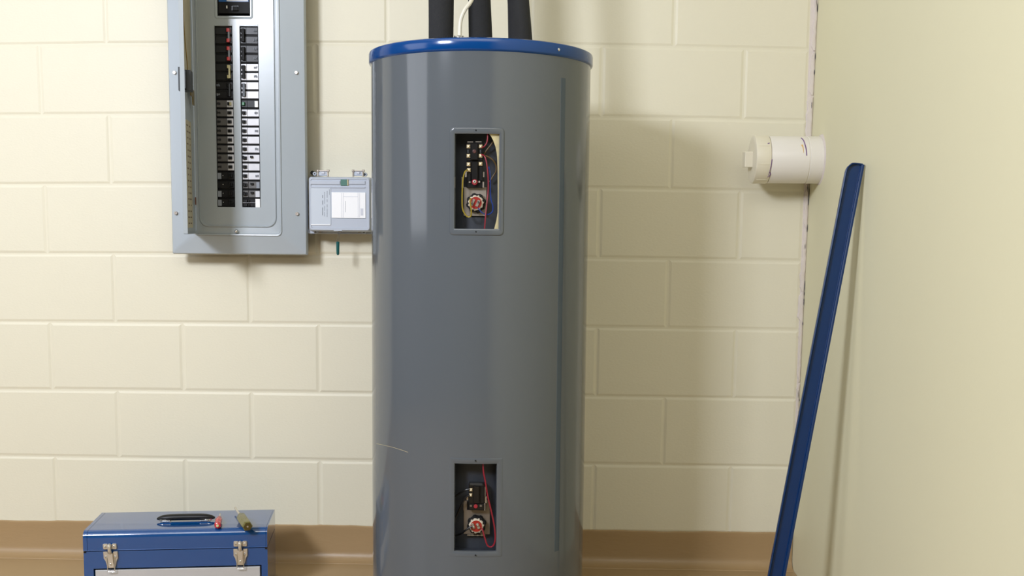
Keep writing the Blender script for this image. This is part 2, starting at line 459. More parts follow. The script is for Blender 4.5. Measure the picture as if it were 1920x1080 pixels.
def pbox(mb, x0, y0, x1, y1, Y, th, b=0.0):
    """box whose front face covers photo rect (x0,y0)-(x1,y1) at depth Y"""
    p = at(x0, y1, Y); q = at(x1, y0, Y)
    return mb.box(p.x, q.x, Y, Y+th, p.z, q.z, b)
YB = TY-RI    # bare tank surface
def terminal(x, y, Y, parent, s=3.4):
    pl = pbox(MB(), x-s, y-s, x+s, y+s, Y, 0.004, 0.0008).build('terminal', 'brass', parent)
    p = at(x, y, Y)
    MB().lathe([(0.0028, 0.0), (0.0028, -0.0012), (0.0018, -0.0026), (0.0004, -0.0026)], (p.x, Y, p.z), 'Y', 14).build('screw', 'bright_screw', pl, smooth=True)
def element(cx, cy, Y, parent, rot, sp):
    p = at(cx, cy, Y); c = (p.x, Y, p.z)
    s = 1/828.0
    hd = MB()
    N = 48; lp = []
    def ring(rf, yy): return [(c[0]+rf(2*PI*i/N)*math.cos(2*PI*i/N), yy, c[2]+rf(2*PI*i/N)*math.sin(2*PI*i/N)) for i in range(N)]
    nut = lambda a: (17.6+1.1*(1 if math.sin(a*8) > 0 else -0.6))*s
    el = MB().loops([ring(nut, Y+0.030), ring(nut, Y+0.010), ring(lambda a: nut(a)*0.93, Y+0.006), ring(lambda a: 12*s, Y+0.006)], cap1=True).build('heating_element', 'black_matte', parent, smooth=True, label='round screw-in heating element')
    gk = lambda a: (14.2+0.9*math.sin(a*11+1)+0.6*math.sin(a*17))*s
    MB().loops([ring(gk, Y+0.007), ring(lambda a: gk(a)*0.97, Y+0.001), ring(lambda a: 11.2*s, Y-0.001), ring(lambda a: 10.8*s, Y+0.004)]).build('gasket', 'gasket', el, smooth=True, label='cream crusted gasket ring')
    MB().loops([ring(lambda a: 11.6*s, Y+0.006), ring(lambda a: 11.4*s, Y-0.0002), ring(lambda a: 10.8*s, Y-0.0010)], cap1=True).build('terminal_block', 'red_plastic', el, smooth=True, label='red round terminal block')
    ca, sa = math.cos(rot), math.sin(rot)
    for (dx, dz, ln) in sp:
        mb = MB().box(-2.6*s, 2.6*s, -0.004, -0.0008, -ln*s, ln*s, 0.0006)
        mb.xf(lambda q: (c[0]+dx*s+q.x*ca-q.z*sa, Y+q.y, c[2]+dz*s+q.x*sa+q.z*ca))
        mb.build('blade_terminal', 'steel', el)
        zz = ln*0.35*(1 if dx < 0 else -1)
        q = (c[0]+dx*s+zz*s*sa*1, Y, c[2]+dz*s-zz*s*ca)
        MB().lathe([(0.0026, -0.003), (0.0026, -0.0055), (0.0016, -0.0065), (0.0003, -0.0065)], q, 'Y', 12).build('screw', 'chrome', el, smooth=True)
def wire(pts, m_, r, parent, nm='wire', lab=None):
    return MB().tube([at(x, y, Y) for x, y, Y in pts], r, 8, 5).build(nm, m_, parent, smooth=True, label=lab)

# upper controls
br = MB()
pbox(br, 869.5, 351, 912, 404.5, YB-0.006, 0.003)
pbox(br, 865.3, 332, 869.6, 352, YB-0.007, 0.003)
bracket = br.build('bracket', 'steel', wh, label='bare metal mounting bracket')
pc = at(891, 380, YB-0.004)
th = MB()
YT = YB-0.022
pbox(th, 874.5, 267, 905.5, 352, YT+0.004, 0.02, 0.001)
pbox(th, 874.8, 266.5, 905, 301, YT+0.001, 0.012, 0.001)
thermo = th.build('thermostat', 'black_gloss', wh, label='black upper thermostat with high limit switch')
mm = MB(); pbox(mm, 882.6, 268.5, 896, 299.5, YT-0.006, 0.012, 0.0012); pbox(mm, 884, 303, 896, 338, YT-0.004, 0.012, 0.0012)
pbox(mm, 898, 312, 905.5, 339, YT-0.001, 0.006, 0.001); pbox(mm, 876, 325, 883, 340, YT-0.001, 0.006, 0.001)
mm.build('housing', 'black_gloss', thermo)
mm = MB(); pbox(mm, 876.5, 265.6, 887, 266.8, YT-0.001, 0.004); pbox(mm, 891.5, 265.4, 903, 266.6, YT-0.001, 0.004)
mm.build('metal_edge', 'steel', thermo)
for q4, yo in (((905.2, 322, 908, 332), 0.002), ((904.8, 341, 907.5, 351.5), -0.002), ((872, 320, 875.2, 332), 0.002)):
    mm = MB(); pbox(mm, *q4, YT+yo, 0.006); mm.build('clip', 'steel', thermo)
for x, y in ((878.3, 274.6), (878.3, 292.2), (878.4, 307.9), (879, 318.6), (901, 274.5), (901, 292), (901, 307.2)):
    terminal(x, y, YT-0.0005, thermo)
for x in (877.5, 900.8):
    mm = MB(); pbox(mm, x-1.2, 281, x+1.2, 286.5, YT-0.001, 0.003); mm.build('slot', 'dark_metal', thermo)
p = at(889.5, 283.8, YT-0.006)
MB().lathe([(0.0042, 0.0), (0.0042, -0.0008), (0.003, -0.0012)], (p.x, YT-0.006, p.z), 'Y', 16).build('reset_button', 'dial_dark', thermo, label='dull red reset button')
p = at(890, 341.5, YT-0.004)
MB().lathe([(0.0065, 0.004), (0.0065, 0.0), (0.0055, -0.001)], (p.x, YT-0.004, p.z), 'Y', 20).build('dial', 'dial_red', thermo, label='red setting dial')
MB().lathe([(0.0036, -0.001), (0.0036, -0.003), (0.002, -0.0038)], (p.x, YT-0.004, p.z+0.001), 'Y', 14).build('screw', 'chrome', thermo)
for x in (880.5, 898.5):
    mm = MB(); pbox(mm, x-1.7, 339, x+1.7, 342.5, YT, 0.003); mm.build('marking', 'steel', thermo)
element(892, 380.5, YB-0.026, wh, math.radians(-24), [(-5.5, 1.0, 6.5), (4.0, -0.8, 6.5)])
Y1 = YB-0.030
wire([(877, 318.5, YT-0.004), (872, 322, Y1), (868.5, 334, Y1), (867, 352, Y1), (866.5, 376, Y1), (867.5, 392, Y1), (873, 403, Y1), (879, 407, Y1), (883.5, 403, Y1-0.003), (883.2, 390, Y1-0.006), (881.2, 378, Y1-0.008), (882.5, 371.5, Y1-0.004)], 'wire_yellow', 0.0017, wh, lab='yellow wire looping below the element')
wire([(914, 250, Y1-0.004), (914.2, 259, Y1-0.006), (912.5, 268, Y1-0.007), (908, 274.5, Y1-0.006), (903.5, 277, YT-0.004)], 'wire_red', 0.0015, wh, lab='red wire entering from above')
wire([(903, 289.5, YT-0.004), (908.5, 293, Y1-0.003), (911.7, 302, Y1-0.005), (914, 318, Y1-0.006), (915.5, 340, Y1-0.006), (915, 362, Y1-0.006), (912.5, 385, Y1-0.007), (910.5, 405, Y1-0.008), (908.5, 431, Y1-0.008)], 'wire_red', 0.0015, wh, lab='red wire leaving below')
wire([(916.5, 313, Y1+0.006), (918.5, 322, Y1), (919.3, 340, Y1-0.002), (919.5, 362, Y1-0.002), (921, 375, Y1-0.002), (924, 386, Y1-0.003), (923.5, 396, Y1-0.003), (917.5, 401.5, Y1-0.003), (909, 401.5, Y1-0.003), (902, 397, Y1-0.006), (896.5, 390, Y1-0.006)], 'wire_blue', 0.0014, wh, lab='blue wire hanging in a hook')
wire([(905, 292, YB-0.01), (913, 281, YB-0.01), (921, 271, YB-0.012), (924, 266, YB-0.01)], 'wire_brown', 0.0018, wh, lab='brown wire')
wire([(905, 290, YB-0.01), (915, 294, YB-0.01), (924, 300, YB-0.012), (930, 311, YB-0.01), (929.5, 322, YB-0.01), (924, 331, YB-0.01), (918, 341, YB-0.008)], 'wire_brown', 0.0018, wh, lab='brown wire')

# lower controls
br = MB()
pbox(br, 869.5, 957, 918.5, 1001, YB-0.006, 0.003)
pbox(br, 869, 939, 875.5, 957, YB-0.007, 0.003); pbox(br, 911, 938, 918, 957, YB-0.007, 0.003)
br.build('bracket', 'bracket_steel', wh, label='bare metal mounting bracket')
th = MB(); pbox(th, 878.5, 907.5, 909, 956.5, YT, 0.02, 0.001)
thermo = th.build('thermostat', 'black_gloss', wh, label='black lower thermostat')
mm = MB(); pbox(mm, 887.5, 912, 899, 944, YT-0.005, 0.01, 0.0012); pbox(mm, 901, 912, 908.5, 944, YT-0.002, 0.006, 0.001); pbox(mm, 879, 945.5, 908.5, 956, YT-0.003, 0.008, 0.001)
mm.build('housing', 'black_gloss', thermo)
mm = MB(); pbox(mm, 881, 906.3, 904.5, 910, YT-0.001, 0.006)
mm.build('metal_edge', 'dark_metal', thermo)
for q4, yo in (((909, 931, 912.5, 943), 0.002), ((907.8, 944, 910, 957), -0.002), ((874.8, 930, 877.8, 938), 0.002), ((909, 913, 910.3, 931), 0.0)):
    mm = MB(); pbox(mm, *q4, YT+yo, 0.006); mm.build('clip', 'steel', thermo)
terminal(882.8, 918.3, YT-0.0005, thermo, 3.1); terminal(882.4, 928.3, YT-0.0005, thermo, 3.1)
p = at(892, 949.5, YT-0.004)
MB().lathe([(0.0048, 0.004), (0.0048, 0.0), (0.004, -0.001)], (p.x, YT-0.004, p.z), 'Y', 20).build('dial', 'dial_red', thermo, label='red setting dial')
for x in (883, 901.5):
    mm = MB(); pbox(mm, x-2, 947, x+2, 950, YT-0.0045, 0.003); mm.build('marking', 'bracket_steel', thermo)
element(893, 986.5, YB-0.026, wh, math.radians(22), [(-6.0, 0.5, 5.5), (3.5, 0.6, 5.5)])
mm = MB()
random.seed(3)
for i in range(13):
    x = 876+i*2.6; h_ = random.uniform(0.6, 2.2); pbox(mm, x, 1003.5-h_*0.5, x+2.4, 1004+h_*0.5, YB-0.008, 0.006)
mm.build('sealant_crumbs', 'gasket', wh)
wire([(905.7, 866, Y1), (906.5, 884, Y1-0.004), (909.5, 900, Y1-0.006), (914.5, 930, Y1-0.006), (922, 962, Y1-0.006), (927.5, 990, Y1-0.006), (928.6, 1010, Y1-0.006), (926, 1021, Y1-0.006), (920.5, 1025.5, Y1-0.006), (914, 1022.5, Y1-0.006), (909.5, 1010, Y1-0.006), (905.5, 996, Y1-0.004), (904, 991, Y1)], 'wire_red', 0.0019, wh, lab='red wire looping down in a long hook')
wire([(850, 933, YB-0.012), (862, 925, YB-0.016), (872, 919, YT-0.002), (881, 917, YT-0.003)], 'wire_black', 0.0022, wh, lab='black wire')
wire([(850, 980, YB-0.012), (857, 965, YB-0.014), (865, 947, YB-0.018), (874, 932, YT-0.002), (881, 928.5, YT-0.003)], 'wire_black', 0.0022, wh, lab='black wire')
wire([(850, 1006, YB-0.012), (864, 1001, YB-0.016), (874, 993.5, Y1-0.002), (885, 987, Y1-0.004)], 'wire_black', 0.0022, wh, lab='black wire')
# scratch on the jacket
mm = MB(); pts = []
for i in range(13):
    t = i/12; x = 706+59*t; y = 832+16*t-2.5*math.sin(PI*t)*0.6
    d = RIGHT*((x-960)/2060)+FWD+UP*((640-y)/2060)
    ox, oy = CAM.x-TX, CAM.y-TY; A = d.x**2+d.y**2; B = 2*(ox*d.x+oy*d.y); Cc = ox*ox+oy*oy-(TR+0.0002)**2
    D = B*B-4*A*Cc
    if D > 0: pts.append(CAM+d*((-B-math.sqrt(D))/(2*A)))
mm.tube(pts, 0.00035, 5, 0).build('scratch', 'foam_yellow', wh, label='thin pale scratch low on the left side')

# insulated pipes rising from the heater
def pipe(px0, pxt, Y, wb, wt, lab, nick=None):
    b = at(px0, 72, Y); t = at(pxt, 0, Y); d = (t-b)
    zb = 1.421
    s0 = (zb-b.z)/d.z; s1 = (2.74-b.z)/d.z
    o = thing('insulated_pipe', (b+d*s0), lab, 'pipe', group='insulated pipes on top of the heater')
    sc_ = (Y-CAM.y)/2060*0.5
    n = 30; ls = []
    for i in range(n+1):
        s = s0+(s1-s0)*i/n; c = b+d*s
        r = (wb+(wt-wb)*min(1, max(0, s)))*sc_
        lp = []
        for j in range(28):
            a = 2*PI*j/28; rr = r*(1+0.012*math.sin(3*a+s*2))
            if nick and abs(c.z-nick) < 0.012 and abs(a) < 0.4: rr *= 0.93
            lp.append((c.x+rr*math.cos(a), c.y+rr*math.sin(a), c.z))
        ls.append(lp)
    MB().loops(ls, True, True).build('foam_sleeve', 'foam_black', o, smooth=True)
    pts = [b+d*(s0+(s1-s0)*i/4) for i in range(5)]
    MB().tube(pts, 0.011, 12, 0).build('metal_pipe', 'brass_dark', o, smooth=True)
pipe(826.8, 827.0, -0.44, 45.5, 46.5, 'black foam-covered pipe rising from heater top, left of the white wire')
pipe(901.0, 898.6, -0.36, 43.8, 41.0, 'black foam-covered pipe rising from heater top, middle of the three')
pipe(975.5, 971.5, -0.42, 44.5, 39.0, 'black foam-covered pipe rising from heater top with a nick, right of the three', nick=at(990, 34, -0.42).z)
wc = thing('white_cable', at(862, 70, -0.60), 'white cable curving up from a small clamp on the heater top', 'cable')
q = [at(862, 73, -0.6), at(862.5, 50, -0.6), at(865, 34, -0.6), (at(872, 18, -0.6)), at(881, 6, -0.595), at(888, -10, -0.58), at(893, -40, -0.56)]
e = q[-1]
q += [Vector((e.x+0.004, -0.54, 1.78)), Vector((e.x, -0.53, 2.2)), Vector((e.x, -0.53, 2.745))]
MB().tube(q, 0.0047, 10, 5).build('sheath', 'wire_white', wc, smooth=True)
cp = at(861, 68, -0.6)
MB().lathe([(0.0075, 1.420), (0.0075, 1.4365), (0.006, 1.438)], (cp.x, -0.6, 0), n=16).build('base_fitting', 'steel', wc, smooth=True)
MB().lathe([(0.006, 1.437), (0.0085, 1.438), (0.0085, 1.4435), (0.0065, 1.4455), (0.0055, 1.447)], (cp.x, -0.6, 0), n=16).build('clamp_ring', 'chrome', wc, smooth=True)
for dx in (-0.0095, 0.0085):
    MB().lathe([(0.0036, -0.004), (0.0036, -0.009), (0.002, -0.011)], (cp.x+dx, -0.6, 1.4425), 'Y', 10).build('clamp_screw', 'chrome', wc, smooth=True)

# ------------------------------------------------------------------ breaker panel
PY = -0.092
bp_ = thing('breaker_panel', (0.598, 0.0, 0.92), 'open grey wall-mounted breaker panel with two columns of black breakers', 'breaker panel')
MB().box(0.420, 0.774, -0.062, -0.0005, 0.928, 1.93).build('enclosure', 'dark_metal', bp_)
ox0, ox1, oz0, oz1 = 0.4035, 0.7925, 0.9195, 1.94
ix0, ix1, iz0, iz1 = 0.4735, 0.7205, 0.9765, 1.885
lo = lambda x0, x1, z0, z1, r, y: yl(rrect(x0, x1, z0, z1, r), y)
m = MB().loops([
    lo(ox0+0.003, ox1-0.003, oz0+0.003, oz1-0.003, 0.003, -0.058),
    lo(ox0, ox1, oz0, oz1, 0.004, -0.060),
    lo(ox0, ox1, oz0, oz1, 0.004, -0.074),
    lo(ox0+0.003, ox1-0.003, oz0+0.003, oz1-0.003, 0.004, -0.0785),
    lo(ox0+0.016, ox1-0.016, oz0+0.016, oz1-0.016, 0.006, -0.0815),
    lo(ix0-0.0045, ix1+0.0045, iz0-0.0045, iz1+0.0045, 0.014, PY+0.0030),
    lo(ix0-0.0022, ix1+0.0022, iz0-0.0022, iz1+0.0022, 0.012, PY-0.0005),
    lo(ix0+0.001, ix1-0.001, iz0+0.001, iz1-0.001, 0.011, PY),
    lo(ix0+0.003, ix1-0.003, iz0+0.003, iz1-0.003, 0.010, PY+0.006),
    lo(ix0+0.012, ix1-0.012, iz0+0.020, iz1-0.020, 0.026, PY+0.0075),
    lo(ix0+0.0140, ix1-0.0140, iz0+0.0225, iz1-0.0225, 0.026, PY+0.0030),
    lo(ix0+0.0155, ix1-0.0155, iz0+0.0240, iz1-0.0240, 0.026, PY+0.0030),
    lo(ix0+0.017, ix1-0.017, iz0+0.026, iz1-0.026, 0.026, PY+0.009)])
cover = m.build('cover', 'panel_paint', bp_, smooth=True)
pL = (at(400, 48.5, PY+0.008), at(439.5, 389, PY+0.008)); pR = (at(446.5, 48.5, PY+0.008), at(488, 389, PY+0.008))
# use straight columns
cLx0, cLx1 = 0.5385, 0.5895; cRx0, cRx1 = 0.6095, 0.6625
cz1, cz0 = 1.5575, 1.0540
mnx0, mnx1, mnz0, mnz1 = 0.5485, 0.6405, 1.585, 1.75
YD = PY+0.0075
m = grid_plate(MB(), ix0+0.012, ix1-0.012, iz0+0.02, iz1-0.02, [(cLx0, cLx1, cz0, cz1), (cRx0, cRx1, cz0, cz1), (mnx0, mnx1, mnz0, mnz1)], YD, YD+0.006)
m.build('dead_front', 'panel_paint', bp_)
# pressed lips round the windows
def lip(x0, x1, z0, z1, r, wd, hgt, nm):
    MB().loops([yl(rrect(x0-wd, x1+wd, z0-wd, z1+wd, r), YD+0.0005), yl(rrect(x0-wd*0.8, x1+wd*0.8, z0-wd*0.8, z1+wd*0.8, r*0.9), YD-hgt),
                yl(rrect(x0-wd*0.55, x1+wd*0.55, z0-wd*0.55, z1+wd*0.55, r*0.8), YD-hgt*1.2), yl(rrect(x0-wd*0.3, x1+wd*0.3, z0-wd*0.3, z1+wd*0.3, r*0.5), YD-0.0002),
                yl(rrect(x0, x1, z0, z1, 0.001), YD-0.0002), yl(rrect(x0, x1, z0, z1, 0.001), YD+0.004)]).build(nm, 'panel_paint', bp_, smooth=True)
lip(mnx0, mnx1, mnz0, mnz1, 0.007, 0.0085, 0.0016, 'window_lip')
for a_, b_ in ((cLx0, cLx1), (cRx0, cRx1)):
    m = MB(); m.loops([[(a_, YD-0.0001, cz1+0.001), (b_, YD-0.0001, cz1+0.001), (b_, YD-0.0001, cz1+0.0045), (a_, YD-0.0001, cz1+0.0045)],
                       [(a_+0.001, YD-0.0014, cz1+0.0018), (b_-0.001, YD-0.0014, cz1+0.0018), (b_-0.001, YD-0.0014, cz1+0.0036), (a_+0.001, YD-0.0014, cz1+0.0036)]], cap1=True)
    m.build('window_lip', 'panel_paint', bp_)
MB().box(0.53, 0.67, YD+0.022, YD+0.03, 1.04, 1.76).build('breaker_backing', 'void_black', bp_)
# main breaker
mb_ = MB().box(mnx0+0.002, mnx1-0.002, YD+0.001, YD+0.02, 1.592, 1.745, 0.001).build('main_breaker', 'black_matte', bp_, label='large black main breaker')
mm = MB(); pbox(mm, 436, 11.5, 446, 20, YD-0.004, 0.008, 0.001); mm.build('toggle', 'black_matte', mb_)
mm = MB(); pbox(mm, 434, 10.5, 447.5, 19.5, YD-0.0008, 0.003, 0.0006); mm.build('toggle_slot', 'black_gloss', mb_)
mm = MB(); pbox(mm, 424.3, 10.5, 426, 15.5, YD-0.0015, 0.002); mm.build('indicator', 'paper_white', mb_)
pz = at(436, 3.4, YD).z
MB().box(mnx0+0.004, mnx1-0.004, YD-0.0004, YD+0.002, pz, pz+0.03).build('printed_label', 'blue_label', mb_, label='blue and white printed label')
MB().box(mnx0+0.0265, mnx1-0.0055, YD-0.0008, YD-0.0003, pz+0.0012, pz+0.026).build('label_text', 'print_pale', mb_)

PITCH = (cz1-cz0)/20.0
TILT = math.radians(3)
def tilted(x0, x1, z0, z1, y0, tilt_dir, th=0.004, b=0.0006):
    """plate whose face leans; tilt_dir -1: faces left, +1: faces right"""
    wdt = x1-x0; dy = math.tan(TILT)*wdt*0.5
    mb = MB().box(x0, x1, y0, y0+th, z0, z1, b)
    xc = (x0+x1)/2
    mb.xf(lambda q: (q.x, q.y + (-(q.x-xc))/wdt*2*dy if tilt_dir < 0 else q.y + (q.x-xc)/wdt*2*dy, q.z))
    return mb
def breaker(col, slot, n, style, tog, label=None):
    x0, x1 = (cLx0, cLx1) if col == 'L' else (cRx0, cRx1)
    x0 += 0.0008; x1 -= 0.0008
    zt = cz1-slot*PITCH-0.0006; zb = cz1-(slot+n)*PITCH+0.0006
    yb = YD+0.006
    body = MB().box(x0, x1, yb, yb+0.016, zb, zt).build('breaker', 'black_matte', bp_, label=label)
    body['slot0'] = slot; body['nn'] = n; body['col'] = col
    for i in range(n):
        t = zt-i*PITCH-0.0022; b = t-PITCH+0.0058
        if col == 'R':
            h0, h1 = x0+0.0015, x0+0.017; l0, l1 = x0+0.0172, x1-0.0015
        else:
            h0, h1 = x1-0.019, x1-0.0015; l0, l1 = x0+0.0015, x1-0.0192
        lit = style in ('glossy',)  # rows whose glare is painted in as a pale face
        hm = 'glare_face'
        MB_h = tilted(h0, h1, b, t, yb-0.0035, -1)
        MB_h.build('switch_face', 'glare_face' if lit else ('grey_face' if style == 'tandem' else 'black_gloss'), body) if style != 'matte' else tilted(h0, h1, b, t, yb-0.0035, +1).build('switch_face', 'black_gloss', body)
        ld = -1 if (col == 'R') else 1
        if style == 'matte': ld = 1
        tilted(l0, l1, b, t, yb-0.0028, ld).build('rating_face', 'glare_face' if (col == 'R' and lit) else ('grey_face' if lit or style == 'tandem' else 'black_gloss'), body)  # left column's pale rows go grey here, painting the open door's shade
        hc = (h0+h1)/2
        if col == 'R': hc = h0+0.0075
        if tog == 'none': continue
        z = (t+b)/2
        if col == 'L':
            MB().box(hc-0.0062, hc-0.001, yb-0.0095, yb, z-0.0042, z+0.0042, 0.0006).build('toggle', 'black_matte', body)
            MB().box(hc-0.0005, hc+0.0045, yb-0.0075, yb, z-0.0042, z+0.0042, 0.0006).build('toggle_tip', {'white': 'cream_handle', 'red': 'red_handle', 'cream': 'cream_handle'}.get(tog, 'black_gloss'), body)
        else:
            MB().box(hc-0.0055, hc+0.0018, yb-0.0095, yb, z-0.0045, z+0.0045, 0.0006).build('toggle', 'green_button' if tog == 'green' else 'black_matte', body)
            if tog != 'green':
                MB().box(hc+0.0025, hc+0.0055, yb-0.007, yb, z-0.0045, z+0.0045, 0.0006).build('toggle_tip', 'black_gloss', body)
    if n == 2:   # tie bar
        hc = (x1-0.0087) if col == 'L' else (x0+0.010)
        z0_, z1_ = zb+0.0065, zt-0.0065
        mt = {'red': 'print_grey', 'cream': 'cream_handle', 'tie': 'dark_metal', 'black': 'black_matte', 'tieR': 'dark_metal'}.get(tog, 'black_matte')
        wv = 0.0022 if col == 'L' else 0.0035
        MB().box(hc-wv, hc+wv, yb-0.0115, yb-0.004, z0_, z1_, 0.0006).build('tie_bar', mt, body)
        if tog == 'red':
            for zc in (z0_+0.004, z1_-0.004):
                MB().box(hc-0.006, hc+wv*0.9, yb-0.0120, yb-0.004, zc-0.0055, zc+0.0045, 0.0006).build('toggle_cap', 'red_handle', body)
        if tog == 'cream':
            for zc in (z0_+0.004, z1_-0.004):
                MB().box(hc-0.006, hc-wv*1.05, yb-0.0118, yb-0.004, zc-0.0045, zc+0.0045, 0.0006).build('toggle_cap', 'cream_handle', body)
    return body, zt, zb, yb, x0, x1
def sticker(info, side, wd, m_, inset=0.0015, top=True, sc2=0.8):
    body, zt, zb, yb, x0, x1 = info
    xa = x0+inset if side == 'l' else x1-inset-wd
    h = (PITCH-0.004)*sc2; zc = zt-PITCH/2
    MB().box(xa, xa+wd, yb-0.0066, yb-0.002, zc-h/2, zc+h/2).build('rating_sticker', m_, body)
slots = [(0, 2, 'red'), (2, 2, 'red'), (4, 2, 'cream'), (6, 2, 'tie')]
for s_, n_, tg in slots:
    breaker('L', s_, n_, 'matte', tg, {'red': 'double breaker with red toggles', 'cream': 'double breaker with cream toggles'}.get(tg))
for s_, n_, tg in ((0, 2, 'black'), (2, 2, 'black')):
    breaker('R', s_, n_, 'matte', tg)
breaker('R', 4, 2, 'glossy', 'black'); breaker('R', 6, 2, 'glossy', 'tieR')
i_ = breaker('R', 8, 1, 'matte', 'green', 'breaker with green test button'); sticker(i_, 'r', 0.009, 'paper_white', 0.003)
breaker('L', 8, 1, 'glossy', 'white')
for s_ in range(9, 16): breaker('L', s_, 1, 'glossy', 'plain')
LEFT_TEXT = (8, 9, 10, 11, 12, 13, 14, 15)
for s_ in (16, 17, 18, 19):
    i_ = breaker('L', s_, 1, 'matte', 'plain')
    if s_ != 17: sticker(i_, 'l', 0.010, 'print_grey')
    body, zt, zb, yb, x0, x1 = i_
    MB().lathe([(0.0012, -0.006), (0.0008, -0.0072)], (x0+0.0165, yb, (zt+zb)/2+0.001), 'Y', 8).build('indicator', 'paper_white', body)
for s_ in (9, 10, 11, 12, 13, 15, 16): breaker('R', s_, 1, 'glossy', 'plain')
def extra(info, dark=True):
    body, zt, zb, yb, x0, x1 = info
    zc = (zt+zb)/2
    MB().box(x0+0.001, x0+0.006, yb-0.0085, yb, zc+0.0005, zc+0.006).build('slot', 'black_matte', body)
    MB().box(x0+0.024, x0+0.032, yb-0.0085, yb, zc+0.0005, zc+0.006).build('slot', 'black_matte', body)
def rating_text(slot, col, m_='print_grey'):
    zc = cz1-(slot+0.5)*PITCH; yb = YD+0.006
    host = [o for o in bp_.children if o.name.startswith('breaker') and 'slot0' in o and o['slot0'] <= slot < o['slot0']+o['nn'] and o['col'] == col][0]
    random.seed(slot+(50 if col == 'L' else 0))
    mm = MB(); xa = (cRx1-0.014) if col == 'R' else (cLx0+0.0035)
    for k in range(4):
        mm.box(xa+k*0.0026, xa+k*0.0026+0.0012, yb-0.0056, yb-0.0035, zc-0.0035+random.uniform(0, 0.002), zc+0.002+random.uniform(0, 0.0025))
    mm.build('rating_text', m_, host, kind='stuff')
for q_ in range(6): rating_text(q_, 'R')
for q_ in (6, 7): rating_text(q_, 'L')
for q_ in LEFT_TEXT: rating_text(q_, 'L', 'black_matte')
for q_ in (9, 11, 13, 16): rating_text(q_, 'R', 'print_grey')
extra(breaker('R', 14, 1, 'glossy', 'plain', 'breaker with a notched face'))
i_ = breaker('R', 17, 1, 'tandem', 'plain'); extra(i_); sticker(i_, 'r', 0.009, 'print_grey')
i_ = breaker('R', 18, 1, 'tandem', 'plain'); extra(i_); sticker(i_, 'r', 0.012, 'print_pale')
i_ = breaker('R', 19, 1, 'matte', 'none', 'breaker with two small toggles and a white sticker'); sticker(i_, 'r', 0.013, 'paper_white', 0.001, sc2=1.12)
body, zt, zb, yb, x0, x1 = i_
for zc in (zt-0.0065, zb+0.006):
    MB().box(x0+0.009, x0+0.015, yb-0.0105, yb, zc-0.0035, zc+0.0035, 0.0006).build('toggle', 'black_gloss', body)
    MB().box(x0+0.017, x0+0.021, yb-0.008, yb, zc-0.003, zc+0.003, 0.0006).build('toggle_tip', 'black_gloss', body)
MB().box(x0+0.001, x1-0.014, yb-0.0075, yb-0.002, (zt+zb)/2-0.0004, (zt+zb)/2+0.0004).build('divider', 'print_pale', body)
# cover screws and the knob under the breakers
for sx, sy in ((327, 136), (555.5, 136), (329.5, 399.5), (557, 401), (326, -118), (554, -120)):
    p = at(sx, sy, PY+0.006)
    sw = MB().lathe([(0.0050, 0.008), (0.0050, -0.001), (0.0042, -0.0022), (0.0018, -0.0022), (0.0012, -0.001)], (p.x, PY+0.006, p.z), 'Y', 16).build('screw', 'steel', cover, smooth=True)
p = at(444, 433.5, PY+0.004)
MB().lathe([(0.0055, 0.006), (0.0055, -0.001), (0.0048, -0.004), (0.003, -0.006), (0.0005, -0.0066)], (p.x, PY+0.002, p.z), 'Y', 20).build('knob', 'chrome', bp_, smooth=True, label='bright round cover knob')
# opened door, hinged on the left of the opening
hx, hy = 0.4765, PY-0.001
fx, fy = 0.5165, -0.318
dd = Vector((fx-hx, fy-hy, 0)); DL = dd.length; dd.normalize(); nn = Vector((-dd.y, dd.x, 0))   # nn points to the inner (right) side
if nn.x < 0: nn = -nn
def dxf(q): return Vector((hx, hy, 0)) + dd*q.x + nn*q.y + Vector((0, 0, q.z))
dz0, dz1 = 0.9785, 1.883
m = MB()
m.loops([[(0.0, 0, dz0), (DL, 0, dz0), (DL, 0, dz1), (0.0, 0, dz1)], [(0.0, -0.0015, dz0), (DL, -0.0015, dz0), (DL, -0.0015, dz1), (0.0, -0.0015, dz1)]], True, True)
m.box(DL-0.0015, DL, 0, 0.010, dz0, dz1); m.box(0.004, DL, 0, 0.010, dz0, dz0+0.0015); m.box(0.004, DL, 0, 0.010, dz1-0.0015, dz1)
door = m.xf(dxf).build('door', 'panel_paint', bp_, label='hinged door swung open, seen nearly edge-on')
m = MB().box(0.055, 0.168, 0.0002, 0.0010, 0.995, 1.285).xf(dxf).build('index_card', 'paper_aged', door, label='aged paper index card')
ic = m
m = MB().box(0.030, 0.185, 0.0002, 0.0014, 1.40, 1.87).xf(dxf).build('index_card', 'paper_aged', door, label='aged paper index card')
mm = MB()
random.seed(5)
for i in range(17):
    z = 1.005+i*0.0165
    for c_ in (0.075, 0.115): mm.box(c_, c_+random.uniform(0.012, 0.03), 0.0010, 0.0013, z, z+0.004)
mm.xf(dxf).build('printed_lines', 'paper_mark', ic, kind='stuff')
m = MB().box(0.160, 0.206, 0.001, 0.022, 1.355, 1.408).box(0.19, 0.228, -0.004, 0.012, 1.358, 1.404).xf(dxf).build('latch', 'dark_metal', door)
MB().box(0.205, 0.226, -0.0065, -0.001, 1.352, 1.412).xf(dxf).build('latch_pull', 'dark_metal', door)
MB().box(0.105, 0.165, 0.008, 0.0105, 1.372, 1.398).box(0.070, 0.112, 0.008, 0.0105, 1.352, 1.388).box(0.045, 0.075, 0.008, 0.0105, 1.332, 1.372).xf(dxf).build('spring_clip', 'brass_dark', door, label='brass spring clip')
MB().tube([(0.182, 0.012, 1.404), (0.188, 0.012, 1.43), (0.196, 0.008, 1.50), (0.198, 0.005, 1.60), (0.199, 0.005, 1.87)], 0.0014, 6, 3).xf(dxf).build('spring_rod', 'brass_dark', door, smooth=True)
